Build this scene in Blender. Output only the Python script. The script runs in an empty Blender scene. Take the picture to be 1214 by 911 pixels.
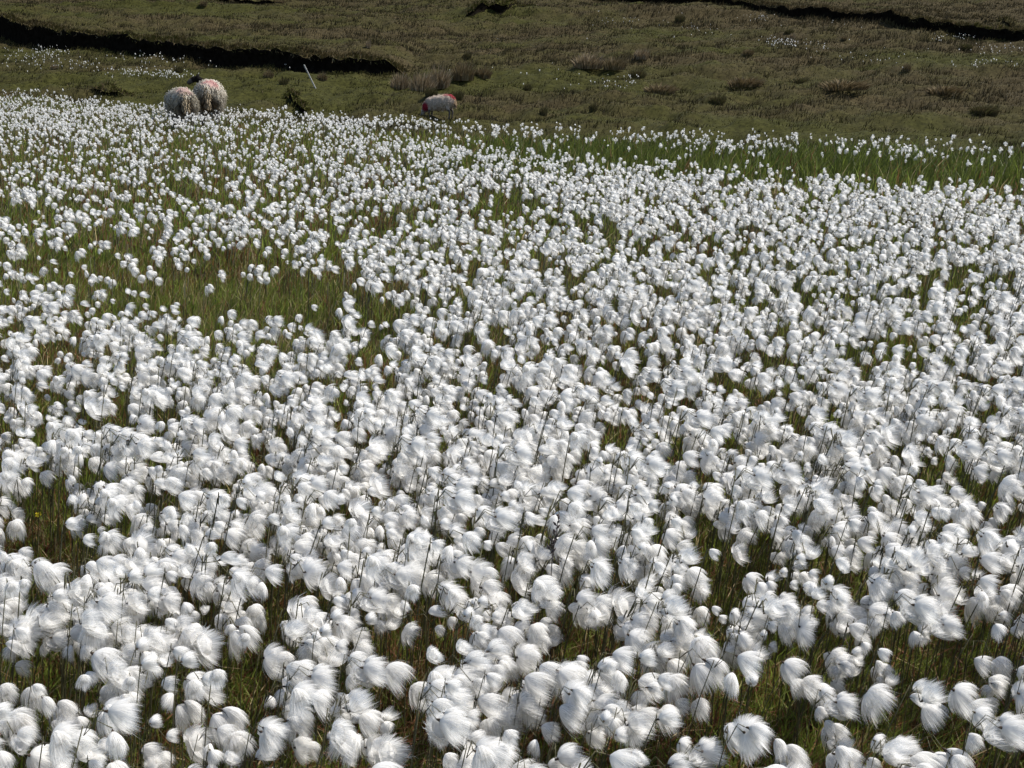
import bpy, bmesh, math, random
import numpy as np
from mathutils import Vector, Matrix

RNG = np.random.default_rng(11)
random.seed(11)
S = bpy.context.scene
C = S.collection
R = math.radians

# ------------------------------------------------------------------ camera
F, CX, CY, W, H = 1500.0, 607.0, 455.5, 1214, 911
EYE = 1.25
HORIZON = 66.0
PITCH = math.atan((CY - HORIZON) / F)
cam = bpy.data.cameras.new('camera'); camo = bpy.data.objects.new('camera', cam); C.objects.link(camo)
camo.location = (0, 0, EYE); camo.rotation_euler = (math.pi / 2 - PITCH, 0, 0)
cam.sensor_width = 36; cam.lens = 36 * F / W; cam.clip_start = 0.05; cam.clip_end = 2000
S.camera = camo

CP, SP = math.cos(PITCH), math.sin(PITCH)
def project(x, y, z):
    dz = z - EYE
    depth = y * CP - dz * SP
    up = y * SP + dz * CP
    depth = np.maximum(depth, 1e-3)
    return CX + F * x / depth, CY - F * up / depth
def ray(u, v):
    a, b = (u - CX) / F, -(v - CY) / F
    return np.array([a, CP + b * SP, -SP + b * CP])

# ------------------------------------------------------------------ noise
_T = np.random.default_rng(5).random((256, 256))
def vnoise(x, y):
    xi, yi = np.floor(x).astype(int), np.floor(y).astype(int)
    fx, fy = x - xi, y - yi
    fx = fx * fx * fx * (fx * (6 * fx - 15) + 10); fy = fy * fy * fy * (fy * (6 * fy - 15) + 10)
    g = lambda i, j: _T[(xi + i) % 256, (yi + j) % 256]
    return (g(0, 0) * (1 - fx) + g(1, 0) * fx) * (1 - fy) + (g(0, 1) * (1 - fx) + g(1, 1) * fx) * fy
def fbm(x, y, o=4):
    s, a, t = 0, 1.0, 0
    for k in range(o):
        s = s + a * vnoise(x * 2 ** k + 17.3 * k, y * 2 ** k + 5.7 * k); t += a; a *= .5
    return s / t
def sstep(a, b, x):
    t = np.clip((x - a) / (b - a), 0, 1); return t * t * (3 - 2 * t)

# ------------------------------------------------------------------ terrain
CREST_X = [-20, -14, -7.3, -3.1, -1.2, 1.06, 2.6, 4.1, 5.9, 12]
CREST_Y = [36, 34, 27, 22.3, 20, 17.3, 16.2, 15.8, 14.9, 14.0]
def crest(x): return np.interp(x, CREST_X, CREST_Y)
def base_hill(x, y): return -0.4 + 0.095 * (y - 30) + 0.0004 * np.maximum(y - 100, 0) ** 2 * -.6
def smooth_terrain(x, y):
    yc = crest(x)
    t = np.maximum(y - yc, 0)
    field = -0.085 * t * t / (t + 2.0)
    hill = base_hill(x, y)
    k = 0.35
    return 0.5 * (field + hill + np.sqrt((field - hill) ** 2 + k * k)) - 0.12 * sstep(5, 34, y)
BANKS = []   # (xs, ys, hs)
def banks_off(x, y):
    o = np.zeros(np.broadcast(x, y).shape)
    for xs, ys, hs, dec in BANKS:
        yb = np.interp(x, xs, ys); h = np.interp(x, xs, hs, left=0 if hs[0] == 0 else hs[0], right=0 if hs[-1] == 0 else hs[-1])
        t = y - yb
        o = o + h * sstep(.10, .5, t) * np.exp(-np.maximum(t, 0) / dec)
    return o
def bumps(x, y):
    w = sstep(20, 34, y - crest(x) * 0 )
    hum = (fbm(x / 1.7, y / 1.7, 3) - .5)
    big = (fbm(x / 9 + 40, y / 9 + 3, 2) - .5)
    fine = (fbm(x / .55 + 11, y / .55 + 4, 3) - .5)
    return .05 * (1 - w) * (fbm(x / .5, y / .5, 3) - .5) + w * (.42 * hum + .30 * fine + .9 * big * sstep(34, 60, y))
def terrain(x, y):
    x = np.asarray(x, float); y = np.asarray(y, float)
    return smooth_terrain(x, y) + banks_off(x, y) + bumps(x, y)
def hit(u, v, fn=terrain, y0=1.0, y1=170):
    d = ray(u, v)
    ys = np.geomspace(y0, y1, 1400); t = ys / d[1]
    px, pz = d[0] * t, EYE + d[2] * t
    below = pz <= fn(px, ys)
    i = int(np.argmax(below)) if below.any() else len(ys) - 1
    return np.array([px[i], ys[i], float(fn(px[i], ys[i]))])
def hit_far(u, v, fn=terrain): return hit(u, v, fn, y0=24)

# ------------------------------------------------------------------ mesh building
def make_mesh(name, parts, mats, smooth=False):
    """parts: list of (verts Nx3, faces MxK, material index, colour Nx3 or None)"""
    me = bpy.data.meshes.new(name)
    V, L, LT, MI, CO = [], [], [], [], []
    off = 0; hascol = any(p[3] is not None for p in parts)
    for v, f, mi, col in parts:
        v = np.asarray(v, np.float32).reshape(-1, 3); f = np.asarray(f, np.int32)
        V.append(v); L.append((f + off).ravel()); LT.append(np.full(len(f), f.shape[1], np.int32))
        MI.append(np.full(len(f), mi, np.int32) if np.isscalar(mi) else np.asarray(mi, np.int32))
        if hascol: CO.append(np.ones((len(v), 3), np.float32) * (1 if col is None else np.asarray(col, np.float32)))
        off += len(v)
    V = np.concatenate(V); L = np.concatenate(L); LT = np.concatenate(LT); MI = np.concatenate(MI)
    me.vertices.add(len(V)); me.vertices.foreach_set('co', V.ravel())
    me.loops.add(len(L)); me.loops.foreach_set('vertex_index', L)
    me.polygons.add(len(LT)); me.polygons.foreach_set('loop_start', np.concatenate([[0], np.cumsum(LT)[:-1]]).astype(np.int32))
    me.polygons.foreach_set('loop_total', LT); me.polygons.foreach_set('material_index', MI)
    me.polygons.foreach_set('use_smooth', np.full(len(LT), smooth))
    if hascol:
        CO = np.concatenate(CO)
        a = me.attributes.new('col', 'FLOAT_COLOR', 'POINT')
        a.data.foreach_set('color', np.concatenate([CO, np.ones((len(CO), 1), np.float32)], 1).ravel())
    for m in mats: me.materials.append(m)
    me.update(calc_edges=True); me.validate()
    return me
def obj(name, me, parent=None, loc=None):
    o = bpy.data.objects.new(name, me); C.objects.link(o)
    if parent: o.parent = parent
    if loc is not None: o.location = loc
    return o
def empty(name, loc=(0, 0, 0), rz=0, s=1):
    o = bpy.data.objects.new(name, None); C.objects.link(o); o.empty_display_size = .1
    o.location = loc; o.rotation_euler = (0, 0, rz); o.scale = (s, s, s); return o
def tag(o, label=None, cat=None, group=None, kind=None):
    if label: o['label'] = label
    if cat: o['category'] = cat
    if group: o['group'] = group
    if kind: o['kind'] = kind
    return o

def tube(pts, radii, n=6, cap=True):
    """swept tube -> verts, quads"""
    pts = np.asarray(pts, float); radii = np.broadcast_to(np.asarray(radii, float), (len(pts),))
    tan = np.gradient(pts, axis=0); tan /= np.linalg.norm(tan, axis=1)[:, None] + 1e-9
    ref = np.array([0, 1, 0.]) if abs(tan[0][1]) < .9 else np.array([1., 0, 0])
    V = []
    for p, t, r in zip(pts, tan, radii):
        a = np.cross(t, ref); a /= np.linalg.norm(a) + 1e-9; b = np.cross(t, a); ref = -np.cross(t, a) if False else ref
        for k in range(n):
            th = 2 * math.pi * k / n
            V.append(p + r * (math.cos(th) * a + math.sin(th) * b))
    Fq = []
    for i in range(len(pts) - 1):
        for k in range(n):
            Fq.append([i * n + k, i * n + (k + 1) % n, (i + 1) * n + (k + 1) % n, (i + 1) * n + k])
    V = np.array(V)
    if cap:
        m = len(V); V = np.vstack([V, pts[0], pts[-1]])
        for k in range(n):
            Fq.append([m, (k + 1) % n, k, k]); e = (len(pts) - 1) * n
            Fq.append([m + 1, e + k, e + (k + 1) % n, e + (k + 1) % n])
    # drop degenerate quads: caps as quads with a repeated vertex are turned into triangles by the caller
    return V, np.array(Fq)
def tri_split(V, Fq):
    q = Fq[Fq[:, 2] != Fq[:, 3]]; t = Fq[Fq[:, 2] == Fq[:, 3]][:, :3]
    return V, q, t
def tube_parts(pts, radii, n=6, mi=0, col=None):
    V, q, t = tri_split(*tube(pts, radii, n))
    Fs = np.vstack([np.stack([q[:, 0], q[:, 1], q[:, 2]], 1), np.stack([q[:, 0], q[:, 2], q[:, 3]], 1), t])
    return (V, Fs, mi, col)

# ------------------------------------------------------------------ materials
def mat(name):
    m = bpy.data.materials.new(name); m.use_nodes = True; nt = m.node_tree
    for n in list(nt.nodes): nt.nodes.remove(n)
    out = nt.nodes.new('ShaderNodeOutputMaterial'); return m, nt, out
def N(nt, t, **kw):
    n = nt.nodes.new(t)
    for k, v in kw.items():
        if k in n.inputs: n.inputs[k].default_value = v
        else: setattr(n, k, v)
    return n
def attr_col(nt): 
    n = nt.nodes.new('ShaderNodeAttribute'); n.attribute_name = 'col'; return n.outputs['Color']
def noise_tint(nt, src, scale, lo, hi, detail=4):
    tc = N(nt, 'ShaderNodeTexCoord'); nz = N(nt, 'ShaderNodeTexNoise', Scale=scale, Detail=detail)
    nt.links.new(tc.outputs['Object'], nz.inputs['Vector'])
    mr = N(nt, 'ShaderNodeMapRange'); mr.inputs['From Min'].default_value = .3; mr.inputs['From Max'].default_value = .7
    mr.inputs['To Min'].default_value = lo; mr.inputs['To Max'].default_value = hi
    nt.links.new(nz.outputs['Fac'], mr.inputs['Value'])
    mx = N(nt, 'ShaderNodeMix'); mx.data_type = 'RGBA'; mx.blend_type = 'MULTIPLY'; mx.inputs[0].default_value = 1
    nt.links.new(src, mx.inputs[6]); nt.links.new(mr.outputs[0], mx.inputs[7])
    return mx.outputs[2], nz
def leafy(name, trans=.35, rough=.6, spec=.15):
    m, nt, out = mat(name)
    col = attr_col(nt)
    p = N(nt, 'ShaderNodeBsdfPrincipled', Roughness=rough); p.inputs['Specular IOR Level'].default_value = spec
    t = N(nt, 'ShaderNodeBsdfTranslucent'); mx = N(nt, 'ShaderNodeMixShader'); mx.inputs[0].default_value = trans
    nt.links.new(col, p.inputs['Base Color']); nt.links.new(col, t.inputs['Color'])
    nt.links.new(p.outputs[0], mx.inputs[1]); nt.links.new(t.outputs[0], mx.inputs[2]); nt.links.new(mx.outputs[0], out.inputs['Surface'])
    return m
def plain(name, col, rough=.8, spec=.2, nscale=None, lo=.6, hi=1.3, bump=0, attr=False):
    m, nt, out = mat(name)
    p = N(nt, 'ShaderNodeBsdfPrincipled', Roughness=rough); p.inputs['Specular IOR Level'].default_value = spec
    if attr: src = attr_col(nt)
    else:
        rgb = N(nt, 'ShaderNodeRGB'); rgb.outputs[0].default_value = (*col, 1); src = rgb.outputs[0]
    if nscale:
        src, nz = noise_tint(nt, src, nscale, lo, hi)
        if bump:
            b = N(nt, 'ShaderNodeBump', Strength=bump, Distance=.02); nt.links.new(nz.outputs['Fac'], b.inputs['Height'])
            nt.links.new(b.outputs[0], p.inputs['Normal'])
    nt.links.new(src, p.inputs['Base Color']); nt.links.new(p.outputs[0], out.inputs['Surface'])
    return m
def cotton():
    m, nt, out = mat('cotton_silk'); L = nt.links.new
    rgb = N(nt, 'ShaderNodeRGB'); rgb.outputs[0].default_value = (.90, .887, .86, 1)
    at = N(nt, 'ShaderNodeAttribute'); at.attribute_name = 'col'
    sep = N(nt, 'ShaderNodeSeparateXYZ'); L(at.outputs['Vector'], sep.inputs[0])
    sc = N(nt, 'ShaderNodeVectorMath'); sc.operation = 'MULTIPLY'; sc.inputs[1].default_value = (16, 16, 1.3); L(at.outputs['Vector'], sc.inputs[0])
    nz = N(nt, 'ShaderNodeTexNoise', Scale=1.0, Detail=2.0); L(sc.outputs[0], nz.inputs['Vector'])
    a1 = N(nt, 'ShaderNodeMath'); a1.operation = 'MULTIPLY_ADD'; a1.inputs[1].default_value = -2.05; a1.inputs[2].default_value = 1.42; L(sep.outputs[2], a1.inputs[0])
    a2 = N(nt, 'ShaderNodeMath'); a2.operation = 'MULTIPLY_ADD'; a2.inputs[1].default_value = 1.5; L(nz.outputs['Fac'], a2.inputs[0]); L(a1.outputs[0], a2.inputs[2])
    mr = N(nt, 'ShaderNodeMapRange'); mr.inputs['From Min'].default_value = .20; mr.inputs['From Max'].default_value = 1.55; L(a2.outputs[0], mr.inputs['Value'])
    bp = N(nt, 'ShaderNodeBump', Strength=.12, Distance=.003); L(nz.outputs['Fac'], bp.inputs['Height'])
    d = N(nt, 'ShaderNodeBsdfDiffuse'); t = N(nt, 'ShaderNodeBsdfTranslucent'); mx = N(nt, 'ShaderNodeMixShader'); mx.inputs[0].default_value = .58
    L(rgb.outputs[0], d.inputs['Color']); L(rgb.outputs[0], t.inputs['Color']); L(bp.outputs[0], d.inputs['Normal'])
    L(d.outputs[0], mx.inputs[1]); L(t.outputs[0], mx.inputs[2])
    tr = N(nt, 'ShaderNodeBsdfTransparent'); m2 = N(nt, 'ShaderNodeMixShader'); L(mr.outputs[0], m2.inputs[0])
    L(tr.outputs[0], m2.inputs[1]); L(mx.outputs[0], m2.inputs[2]); L(m2.outputs[0], out.inputs['Surface'])
    return m
M_COTTON = cotton()
M_STEM = plain('dry_stem', (.075, .07, .034), .6)
M_BRACT = plain('dark_bract', (.045, .03, .018), .6)
M_GRASS = leafy('grass_blade', .35)
M_DRY = leafy('moor_grass_blade', .2, .8, .05)
M_GROUND = plain('moor_turf', (0, 0, 0), .95, .05, nscale=9.0, lo=.55, hi=1.35, bump=.6, attr=True)
M_PEAT = plain('wet_peat', (.008, .0065, .005), 1.0, .0, nscale=6, lo=.5, hi=1.5, bump=.8)

# ------------------------------------------------------------------ peat banks: pixel outline -> ground curve
def bank_from(px, dec=14.0, taper=True):
    """px: rows of (u, v_top, v_bottom)"""
    P = []
    for u, vt, vb in px:
        p = hit(u, vb, lambda x, y: smooth_terrain(x, y) + bumps(x, y) * 0, y0=26)
        P.append((p[0], p[1], max((vb - vt), 0) * p[1] / F))
    P.sort(); a = np.array(P)
    # resample smoothly
    xs = np.linspace(a[0, 0], a[-1, 0], 60)
    ys = np.interp(xs, a[:, 0], a[:, 1]); hs = np.interp(xs, a[:, 0], a[:, 2])
    k = np.ones(5) / 5; pad = np.pad(ys, 2, mode='edge'); ys = np.convolve(pad, k, 'valid')
    return xs, ys, hs, dec
B_MAIN = bank_from([(-330, -18, 8), (-160, 2, 27), (-60, 13, 37), (0, 21, 45), (60, 33, 55), (120, 42, 62), (200, 50, 70), (280, 58, 79), (350, 66, 85), (420, 71, 89), (462, 74, 89), (474, 79, 89), (482, 87, 89)])
B_UPPER = bank_from([(640, -9, -8), (670, -6, 2), (700, -6, 3), (740, -4, 4), (800, 0, 9), (880, 8, 17), (975, 17, 25), (990, 19, 32), (1050, 26, 39), (1130, 34, 47), (1214, 42, 55), (1300, 50, 64), (1500, 66, 82)], 9)
B_RIGHT = bank_from([(1095, 18, 19), (1120, 21, 25), (1150, 25, 29), (1190, 31, 36), (1214, 33, 38), (1260, 40, 46), (1400, 56, 58)], 6)
B_TOP = bank_from([(190, -4, -3), (220, -3, 2), (270, -2, 4), (310, -1, 5), (345, 3, 4)], 6)
B_LUMP = bank_from([(552, 23, 24), (560, 18, 24), (572, 13, 23), (580, 17, 22), (590, 11, 23), (604, 14, 22), (612, 15, 19), (628, 15, 18), (636, 17, 18)], 2.5)
B_GULLY = bank_from([(336, 114, 115), (341, 113, 117.5), (348, 118, 125), (357, 126, 132), (364, 131, 133)], 1.0)
B_SMALL = bank_from([(106, 111, 112), (118, 108.5, 113), (140, 111, 115), (154, 116, 117)], 2.0)
for b in (B_MAIN, B_UPPER, B_RIGHT, B_TOP, B_LUMP, B_GULLY, B_SMALL): BANKS.append(b)

# ------------------------------------------------------------------ colour zones on the moor
def moor_mix(x, y):
    """0 = green, 1 = brown"""
    n = fbm(x / 7.5 + 3, y / 5 + 9, 4); n2 = fbm(x / 1.3 + 31, y / 1.0 + 2, 3)
    hgt = sstep(30, 62, y)
    n3 = fbm(x / 22 + 60, y / 14 + 6, 2)
    return np.clip(.5 + 2.4 * (n - .5) + 1.0 * (n2 - .5) + 1.6 * (n3 - .5) + .34 * (hgt - .42), 0, 1)
GREEN = np.array([.048, .047, .012]); BROWN = np.array([.062, .048, .022]); BUFF = np.array([.17, .128, .07])
def moor_colour(x, y):
    m = moor_mix(x, y)[..., None]
    return GREEN * (1 - m) + BROWN * m

# ------------------------------------------------------------------ ground sheet
yr = np.concatenate([np.linspace(-6, .6, 12), np.geomspace(.7, 28, 230), np.arange(28.15, 98, .17), np.geomspace(98.5, 900, 90)])
sx = np.linspace(-1, 1, 560)
half = 5 + .62 * np.maximum(yr, 0)
GX = sx[None, :] * half[:, None]; GY = np.repeat(yr[:, None], len(sx), 1)
GZ = terrain(GX, GY)
far = sstep(160, 900, GY); GZ = GZ * (1 - far) + far * 9.0
nr, nc = GX.shape
idx = np.arange(nr * nc).reshape(nr, nc)
gf = np.stack([idx[:-1, :-1], idx[:-1, 1:], idx[1:, 1:], idx[1:, :-1]], -1).reshape(-1, 4)
wf = sstep(-2, 2, GY - crest(GX))[..., None]
nn = fbm(GX / .35, GY / .35, 3)[..., None]
fieldc = np.array([.040, .040, .013]) * (1 - nn) + np.array([.060, .036, .016]) * nn
gcol = fieldc * (1 - wf) + .75 * moor_colour(GX, GY) * wf
ground = obj('moorland_ground', make_mesh('moorland_ground', [(np.stack([GX, GY, GZ], -1).reshape(-1, 3), gf, 0, gcol.reshape(-1, 3))], [M_GROUND], True))
tag(ground, 'rough green and brown moorland ground rising behind the cotton grass', 'ground', kind='structure')

# ------------------------------------------------------------------ peat bank faces
def bank_mesh(name, b, label):
    xs, ys, hs, dec = b
    L = np.hypot(np.diff(xs), np.diff(ys)).sum(); n = int(max(24, L / .10))
    X = np.linspace(xs[0], xs[-1], n); Y = np.interp(X, xs, ys); Hh = np.interp(X, xs, hs)
    prof = [(-.16, -.25), (-.10, .0), (-.02, .12), (.03, .35), (.03, .6), (-.02, .82), (-.09, .97), (-.07, 1.04), (.10, 1.07), (.45, 1.02), (.8, .95)]
    V = []
    zb = smooth_terrain(X, Y) + bumps(X, Y)
    for k, (t, z) in enumerate(prof):
        jit = (fbm(X / .35 + 7 * k, X * 0 + k * 1.3, 3) - .5) * (.30 if 0 < k < 8 else .05)
        jz = (fbm(X / .28 + 3, X * 0 + 2.2, 4) - .5) * .18 * sstep(0, .5, Hh) * (1 if k > 4 else 0)
        yy = Y + t * np.minimum(1, Hh / .3 + .2) + jit * np.minimum(1, Hh / .4)
        if k >= 9: zz = smooth_terrain(X, yy) + bumps(X, yy) + banks_off(X, yy) - .04
        else: zz = zb + Hh * z + jz - (.05 if k < 2 else 0)
        V.append(np.stack([X, yy, zz], 1))
    V = np.array(V); m = len(prof); ii = np.arange(m * n).reshape(m, n)
    q = np.stack([ii[:-1, :-1], ii[:-1, 1:], ii[1:, 1:], ii[1:, :-1]], -1)
    mi = np.zeros(q.shape[:2], int); mi[7:] = 1
    col = np.zeros((m, n, 3)) + moor_colour(V[..., 0], V[..., 1])
    o = obj(name, make_mesh(name, [(V.reshape(-1, 3), q.reshape(-1, 4), mi.ravel(), col.reshape(-1, 3))], [M_PEAT, M_GROUND], True))
    tag(o, label, 'peat bank', kind='structure'); return o
bank_mesh('peat_bank', B_MAIN, 'long black eroded peat bank crossing the hill behind the two sheep')
bank_mesh('peat_bank', B_UPPER, 'thin black peat bank running across the upper right of the hill')
bank_mesh('peat_bank', B_RIGHT, 'short narrow peat step above the bank at the far right')
bank_mesh('peat_bank', B_TOP, 'short dark peat edge at the top left edge of the hill')
bank_mesh('peat_bank', B_LUMP, 'small isolated dark peat hag high in the middle of the hill')
bank_mesh('peat_bank', B_GULLY, 'small dark erosion gully below the leaning stake')
bank_mesh('peat_bank', B_SMALL, 'small dark peat step at the left edge of the flower field')

# ------------------------------------------------------------------ blades
def blades(P, h, w, lean, face, col, tipcol=None):
    """5-vertex blades; P Nx3, lean Nx2 (horizontal offset of tip)"""
    n = len(P); c, s = np.cos(face) * w / 2, np.sin(face) * w / 2
    side = np.stack([c, s, 0 * c], 1)
    mid = P + np.stack([lean[:, 0] * .3, lean[:, 1] * .3, h * .58], 1)
    tip = P + np.stack([lean[:, 0], lean[:, 1], h], 1)
    V = np.stack([P - side, P + side, mid - side * .75, mid + side * .75, tip], 1).reshape(-1, 3)
    b = np.arange(n)[:, None] * 5
    Fq = np.concatenate([b + [0, 1, 3], b + [0, 3, 2], b + [2, 3, 4]], 0)
    tc = col if tipcol is None else tipcol
    CC = np.stack([col, col, col, col, tc], 1).reshape(-1, 3)
    return (V, Fq, 0, CC)

def wedge(n, y0, y1, spread=.5, pad=.4, power=1.0):
    """random points in the view wedge, density falling as y**-power per unit area"""
    # pdf(y) ~ width(y) * y^-power
    ys = np.geomspace(y0, y1, 400); pdf = (spread * ys + pad) * ys ** (-power) * np.gradient(ys)
    cdf = np.cumsum(pdf); cdf /= cdf[-1]
    y = np.interp(RNG.random(n), cdf, ys); x = (RNG.random(n) * 2 - 1) * (spread * y + pad)
    return x, y

# --- grass among the cotton grass
def pick(cols, p, n):
    k = RNG.choice(len(cols), n, p=p); return np.array(cols)[k]
GC = [(.165, .200, .034), (.120, .150, .028), (.080, .098, .022), (.165, .085, .036), (.38, .30, .16), (.13, .050, .025)]
def field_grass():
    parts = []
    for n, y0, y1, hh, ww in ((120000, 1.15, 3.2, .062, .0026), (130000, 3.0, 8.0, .08, .0045), (140000, 7.5, 36.5, .115, .010)):
        x, y = wedge(n, y0, y1, .52, .4, .9)
        yc = crest(x); keep = y < yc + 1.5; x, y = x[keep], y[keep]; n = len(x)
        z = terrain(x, y) - .01
        u, v = project(x, y, z + .2)
        band = sstep(0, 14, v - (152 + .02 * np.maximum(u - 600, 0))) * sstep(440, 600, u) * (1 - sstep(185, 215, v - .02 * np.maximum(u - 800, 0)))
        patch = np.exp(-(((u - 280) / 190) ** 2 + ((v - 345) / 60) ** 2))
        h = hh * (.45 + .9 * RNG.random(n)) * (1 + 1.0 * band) * (.75 + .6 * fbm(x / .5, y / .5, 2))
        lean = np.stack([.16 * h + RNG.normal(0, .32, n) * h, RNG.normal(-.05, .32, n) * h], 1)
        zone = fbm(x / .6 + 8, y / .6 + 4, 3)
        c = pick(GC, [.40, .26, .12, .10, .07, .05], n)
        brown = (zone > .54) & (RNG.random(n) < (.32 if y0 < 3.1 else .2)) & (band < .3)
        c[brown] = pick(GC[3:], [.5, .2, .3], int(brown.sum()))
        pb = RNG.random(n) < patch * .35; c[pb] = pick([(.22, .18, .08), (.13, .125, .04)], [.5, .5], int(pb.sum()))
        bb = RNG.random(n) < band * .85; c[bb] = pick([(.076, .092, .019), (.058, .076, .015), (.100, .112, .026)], [.4, .4, .2], int(bb.sum()))
        c = c * (.85 + .7 * RNG.random((n, 1)))
        parts.append(blades(np.stack([x, y, z], 1), h, ww * (.6 + .8 * RNG.random(n)), lean, RNG.normal(0, .7, n), c))
    # moss and dead litter low down in the nearest gaps
    n = 70000; x, y = wedge(n, 1.15, 5.0, .52, .4, 1.0); z = terrain(x, y)
    h = .02 + .05 * RNG.random(n); lean = RNG.normal(0, .05, (n, 2)); lean[:, 0] += .02
    c = pick([(.15, .065, .03), (.30, .23, .12), (.10, .12, .022), (.10, .045, .022)], [.3, .13, .37, .2], n)
    parts.append(blades(np.stack([x, y, z], 1), h, .003 + .003 * RNG.random(n), lean, RNG.random(n) * 3.14, c))
    o = obj('meadow_grass', make_mesh('meadow_grass', parts, [M_GRASS]))
    tag(o, 'green and reddish grass and moss growing among the cotton grass', 'grass', kind='stuff')
field_grass()

# --- short rough grass of the hill
def hill_grass():
    n = 480000
    x, y = wedge(n, 15.5, 118, .50, 1.0, 1.35)
    keep = y > crest(x) + .6; x, y = x[keep], y[keep]; n = len(x)
    z = terrain(x, y) - .02
    m = moor_mix(x, y); cl = fbm(x / .8 + 5, y / .8 + 77, 3); clump = sstep(.46, .7, cl)
    pxm = y / F
    h = (.025 + .07 * RNG.random(n) ** 1.5) * (.6 + .8 * m) * (1 + 1.6 * clump)
    w = np.maximum(.012, pxm * .75) * (.6 + .7 * RNG.random(n))
    lean = np.stack([.3 * h + RNG.normal(0, .35, n) * h, RNG.normal(0, .35, n) * h], 1)
    c = moor_colour(x, y) * (.5 + .95 * RNG.random((n, 1)))
    bf = RNG.random(n) < (.10 + .18 * m * (1 - clump * .4)); c[bf] = BUFF * (.55 + .6 * RNG.random((int(bf.sum()), 1)))
    dk = RNG.random(n) < .09 + .3 * clump; c[dk] = np.array([.032, .026, .014])
    o = obj('moor_grass', make_mesh('moor_grass', [blades(np.stack([x, y, z], 1), h, w, lean, RNG.normal(0, .6, n), c)], [M_DRY]))
    tag(o, 'short olive and buff moor grass covering the hillside', 'grass', kind='stuff')
    # overhanging turf along the bank lips
    parts = []
    for (xs, ys, hs, dec), k in ((B_MAIN, 12000), (B_UPPER, 8000), (B_RIGHT, 900), (B_TOP, 700), (B_LUMP, 700), (B_GULLY, 250), (B_SMALL, 200)):
        X = RNG.uniform(xs[0], xs[-1], k); t = RNG.uniform(-.1, .9, k) ** 1
        Y = np.interp(X, xs, ys) + t; Hh = np.interp(X, xs, hs)
        Z = smooth_terrain(X, Y - t) + bumps(X, Y - t) + Hh * 1.02
        Zt = terrain(X, Y); Z = np.where(t > .45, Zt, np.maximum(Z, Zt))
        h = (.06 + .12 * RNG.random(k)) * np.minimum(1, Hh / .3 + .3)
        lean = np.stack([RNG.normal(.05, .07, k), -np.abs(RNG.normal(.05, .06, k))], 1)
        h = np.where((t < .05) & (RNG.random(k) < .35), -h * .8, h)
        c = moor_colour(X, Y) * (.6 + .8 * RNG.random((k, 1)))
        bf = RNG.random(k) < .22; c[bf] = BUFF * (.6 + .5 * RNG.random((int(bf.sum()), 1)))
        parts.append(blades(np.stack([X, Y, Z], 1), h, .03 + .03 * RNG.random(k), lean, RNG.normal(0, .5, k), c))
        # hummocky grass at the foot
        k2 = k // 2; X = RNG.uniform(xs[0], xs[-1], k2); Y = np.interp(X, xs, ys) - RNG.uniform(.15, .8, k2); Z = terrain(X, Y) - .02
        h = .05 + .12 * RNG.random(k2) * (fbm(X / .6, Y / .6, 2) > .5)
        parts.append(blades(np.stack([X, Y, Z], 1), h, .03 + .02 * RNG.random(k2), RNG.normal(0, .05, (k2, 2)), RNG.normal(0, .5, k2), moor_colour(X, Y) * (.7 + .8 * RNG.random((k2, 1)))))
    o = obj('bank_turf', make_mesh('bank_turf', parts, [M_DRY])); tag(o, 'ragged turf fringe hanging over the peat banks', 'turf', kind='stuff')
hill_grass()

# ------------------------------------------------------------------ rush tussocks on the hill
def tussock_mesh(name, rad, hh, pal, k=420):
    r = rad * np.sqrt(RNG.random(k)) * .62; a = RNG.random(k) * 2 * math.pi
    P = np.stack([r * np.cos(a), r * np.sin(a), -.06 + 0 * r], 1)
    h = hh * (.45 + .6 * RNG.random(k)) * (1 - 1.5 * (r / rad) ** 2) + .05
    out = .55 * h * (r / rad + .25)
    lean = np.stack([np.cos(a) * out + .12 * h + RNG.normal(0, .08, k) * h, np.sin(a) * out + RNG.normal(0, .08, k) * h], 1)
    c = pick(pal, np.ones(len(pal)) / len(pal), k) * (.7 + .6 * RNG.random((k, 1)))
    return make_mesh(name, [blades(P, h, .022 + .018 * RNG.random(k), lean, RNG.normal(0, .6, k), c)], [M_DRY])
PAL = {'buff': [(.30, .235, .155), (.21, .16, .095), (.16, .12, .07)], 'brown': [(.15, .11, .06), (.10, .075, .035), (.18, .14, .08)], 'dark': [(.072, .062, .03), (.10, .08, .04), (.07, .068, .024)]}
TM = {k: [tussock_mesh('rush_tussock', .5, .55, PAL[k]) for _ in range(4)] for k in PAL}
def tussock(u, v, wpx, hpx, kind, label):
    p = hit_far(u, v); d = p[1]
    o = obj('rush_tussock', TM[kind][random.randrange(4)], loc=p)
    sxy = wpx * d / F / 1.05; o.scale = (sxy, sxy, hpx * d / F / .5); o.rotation_euler = (0, 0, random.uniform(-.5, .5))
    tag(o, label, 'tussock', 'rush tussocks on the hillside'); return o
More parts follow.
